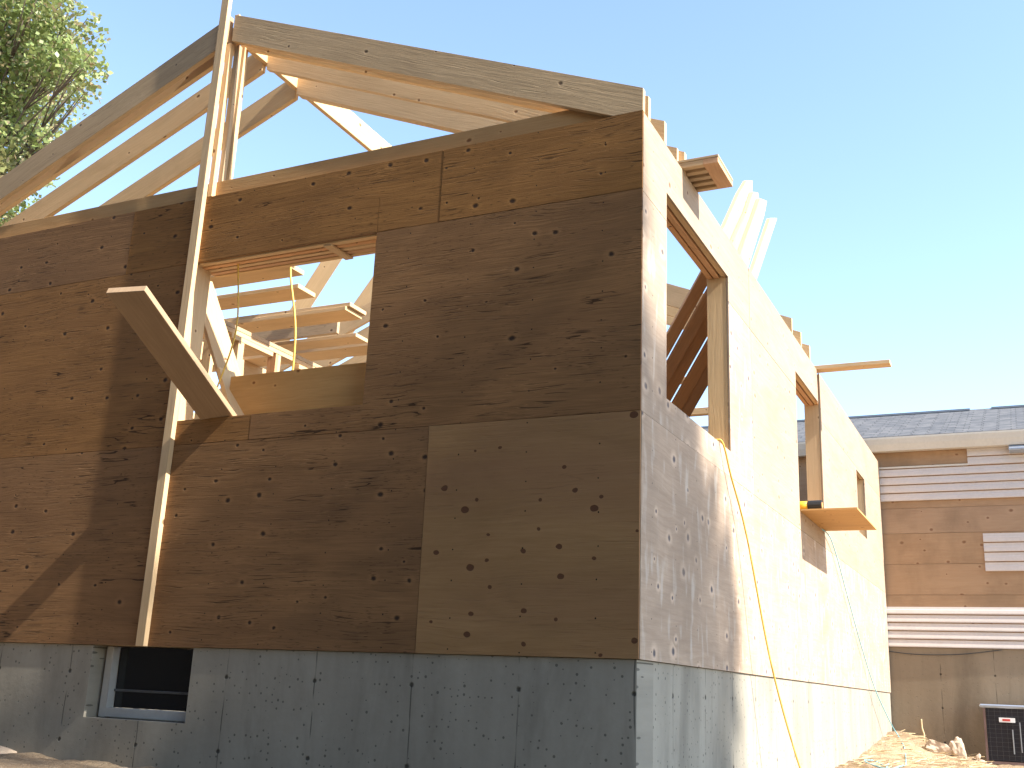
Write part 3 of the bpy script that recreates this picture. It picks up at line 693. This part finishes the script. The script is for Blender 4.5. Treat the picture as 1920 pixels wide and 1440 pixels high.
# clumps that show (upper left of the picture) at y = 14
for x, z, r_ in ((-21.15, 16.25, .55), (-21.9, 16.6, .75), (-22.7, 16.9, .8), (-21.7, 15.75, .45), (-22.55, 18.1, .85), (-23.4, 18.6, 1.), (-24.3, 18.9, 1.), (-23.9, 17.6, 1.1),
                 (-24.9, 16.8, 1.), (-25.2, 15.6, 1.1), (-24.6, 14.9, .9), (-23.9, 14.4, .8), (-23.0, 14.6, .65), (-22.45, 14.25, .5), (-23.3, 13.6, .6), (-24.4, 13.5, .9),
                 (-25.3, 13.2, 1.), (-24.6, 12.5, .8), (-24.2, 16.1, .55), (-23.3, 16.6, .5), (-22.9, 15.4, .32), (-25.6, 11.6, .9), (-24.3, 11.4, .6), (-23.6, 11.2, .45), (-25.4, 10.4, .9),
                 (-25.8, 17.8, 1.2), (-25.6, 19.6, 1.2), (-24.2, 20.3, .9), (-23.2, 19.7, .5)):
    B1.append(((x, 14 + rs.uniform(-.7, .7), z), (r_ * 1.1, r_ * 1.2, r_ * .9), 1.))
for k in range(30):
    a = rs.uniform(0, 6.28); B1.append(((-28.5 + 2.2 * math.cos(a), 14.5 + 3.2 * math.sin(a), rs.uniform(9, 21)), (1.5, 1.5, 1.3), .5))
make_tree('maple_tree', (-28.5, 14.5, -.8), 'tall green maple tree with reddish leaf tips rising behind the roof at upper left', 17, .42, B1, .16, 'leaf', 520)
# tree standing to the right of the site whose shade falls on the corner of the house
B2 = []
TX = 22.; DZ = .86 * TX; DY = -.066 * TX
def crown_blob(yw, zw, ry, rz, d=1., dx=1.):      # yw, zw: where its shade lands on the right wall
    B2.append(((TX + rs.uniform(-.8, .8) * dx, yw + DY, zw + DZ), (.9, ry, rz), d))
for k in range(13):
    for j in range(9 + (5 if k < 8 else 0)):
        crown_blob(-11.6 + k * .98 + rs.uniform(-.2, .2), -6.2 + j * .85 + rs.uniform(-.15, .15), 1., .8, 1.3)
for yw, zw, q in ((.35, .95, .7), (.75, .55, .75), (.9, -.1, .75), (1.35, -.1, .75), (1.4, -.9, .8), (1.3, -1.7, .8), (.6, .0, .8), (.2, .3, .8), (-.3, .95, .75), (.5, -1., .9), (.3, -2.2, 1.), (1.2, -2.8, .9), (.95, .8, .38), (-.2, .4, .9)):
    crown_blob(yw, zw, q, q, 2.4)
for yw, zw, q, d in ((-.35, 2.0, .45, .9), (-.55, 2.7, .5, .6), (-.1, 1.75, .4, .7)): crown_blob(yw, zw, q, q, d)
make_tree('shade_tree', (22.5, -6.5, -1.8), 'big dense tree standing far to the right whose shade falls on the house corner', 17, .4, B2, .30, 'leaf_dark', 190)
# unseen house shape added behind the viewer to cut sky light on the front
nb = empty('light_blocking_house', (-9, -11.3, -1.75), 'unseen dark house shape added behind the viewer to dim the unfinished front wall', 'house')
M['blocker_siding'] = mat_plain('dark_blocker_siding', c4(.07, .055, .045), .8)
MB().box((-24, -15, -1.9), (6., -7.6, 10.2)).build('wall', M['blocker_siding'], nb)
MB().prism([(-15.6, 10.1), (-11.3, 13.4), (-7.0, 10.1), (-7.0, 10.0), (-15.6, 10.0)], 'x', -24.5, 6.5, (1, 0, 0)).build('roof', M['shingle'], nb)
for k in range(6):
    for z0 in (-.2, 4.0):
        wn = MB().box((-22 + k * 4.6, -7.6, z0), (-20.8 + k * 4.6, -7.55, z0 + 1.5)).build('window', M['frame_vinyl'], nb)
        MB().box((-21.93 + k * 4.6, -7.549, z0 + .07), (-20.87 + k * 4.6, -7.54, z0 + 1.43)).build('pane', M['glass'], wn)

# ------------------------------------------------------------------ light, sky, camera
sun_dir = Vector((1., -.066, .86)).normalized()
el = math.asin(sun_dir.z); az = math.atan2(sun_dir.x, sun_dir.y)     # clockwise from +Y
w = bpy.data.worlds.new('World'); S.world = w; w.use_nodes = True; nt = w.node_tree
sk = nt.nodes.new('ShaderNodeTexSky'); sk.sky_type = 'NISHITA'; sk.sun_disc = False; sk.sun_elevation = el; sk.sun_rotation = az
sk.air_density = 1.; sk.dust_density = .3; sk.ozone_density = .45; sk.altitude = 0
bg = nt.nodes['Background']; nt.links.new(sk.outputs[0], bg.inputs[0]); bg.inputs[1].default_value = .14
sd = bpy.data.lights.new('sun', 'SUN'); sd.energy = 4.3; sd.angle = R(.53); sd.color = (1., .95, .87)
so = bpy.data.objects.new('sun', sd); COL.objects.link(so); so.rotation_euler = sun_dir.to_track_quat('Z', 'Y').to_euler(); so.location = (12, -8, 14)
cam = bpy.data.cameras.new('camera'); co = bpy.data.objects.new('camera', cam); COL.objects.link(co)
co.location = (1.72305, -5.00155, -.16821); co.rotation_euler = (R(105.91514), R(-2.32485), R(25.43650))
cam.sensor_width = 36; cam.lens = 2016.967 / 1920 * 36; cam.clip_end = 2000; cam.clip_start = .05
S.camera = co
S.view_settings.view_transform = 'Standard'; S.view_settings.look = 'None'; S.view_settings.exposure = 1.6; S.view_settings.gamma = 1
S.render.engine = 'CYCLES'; S.cycles.max_bounces = 8; S.cycles.diffuse_bounces = 5
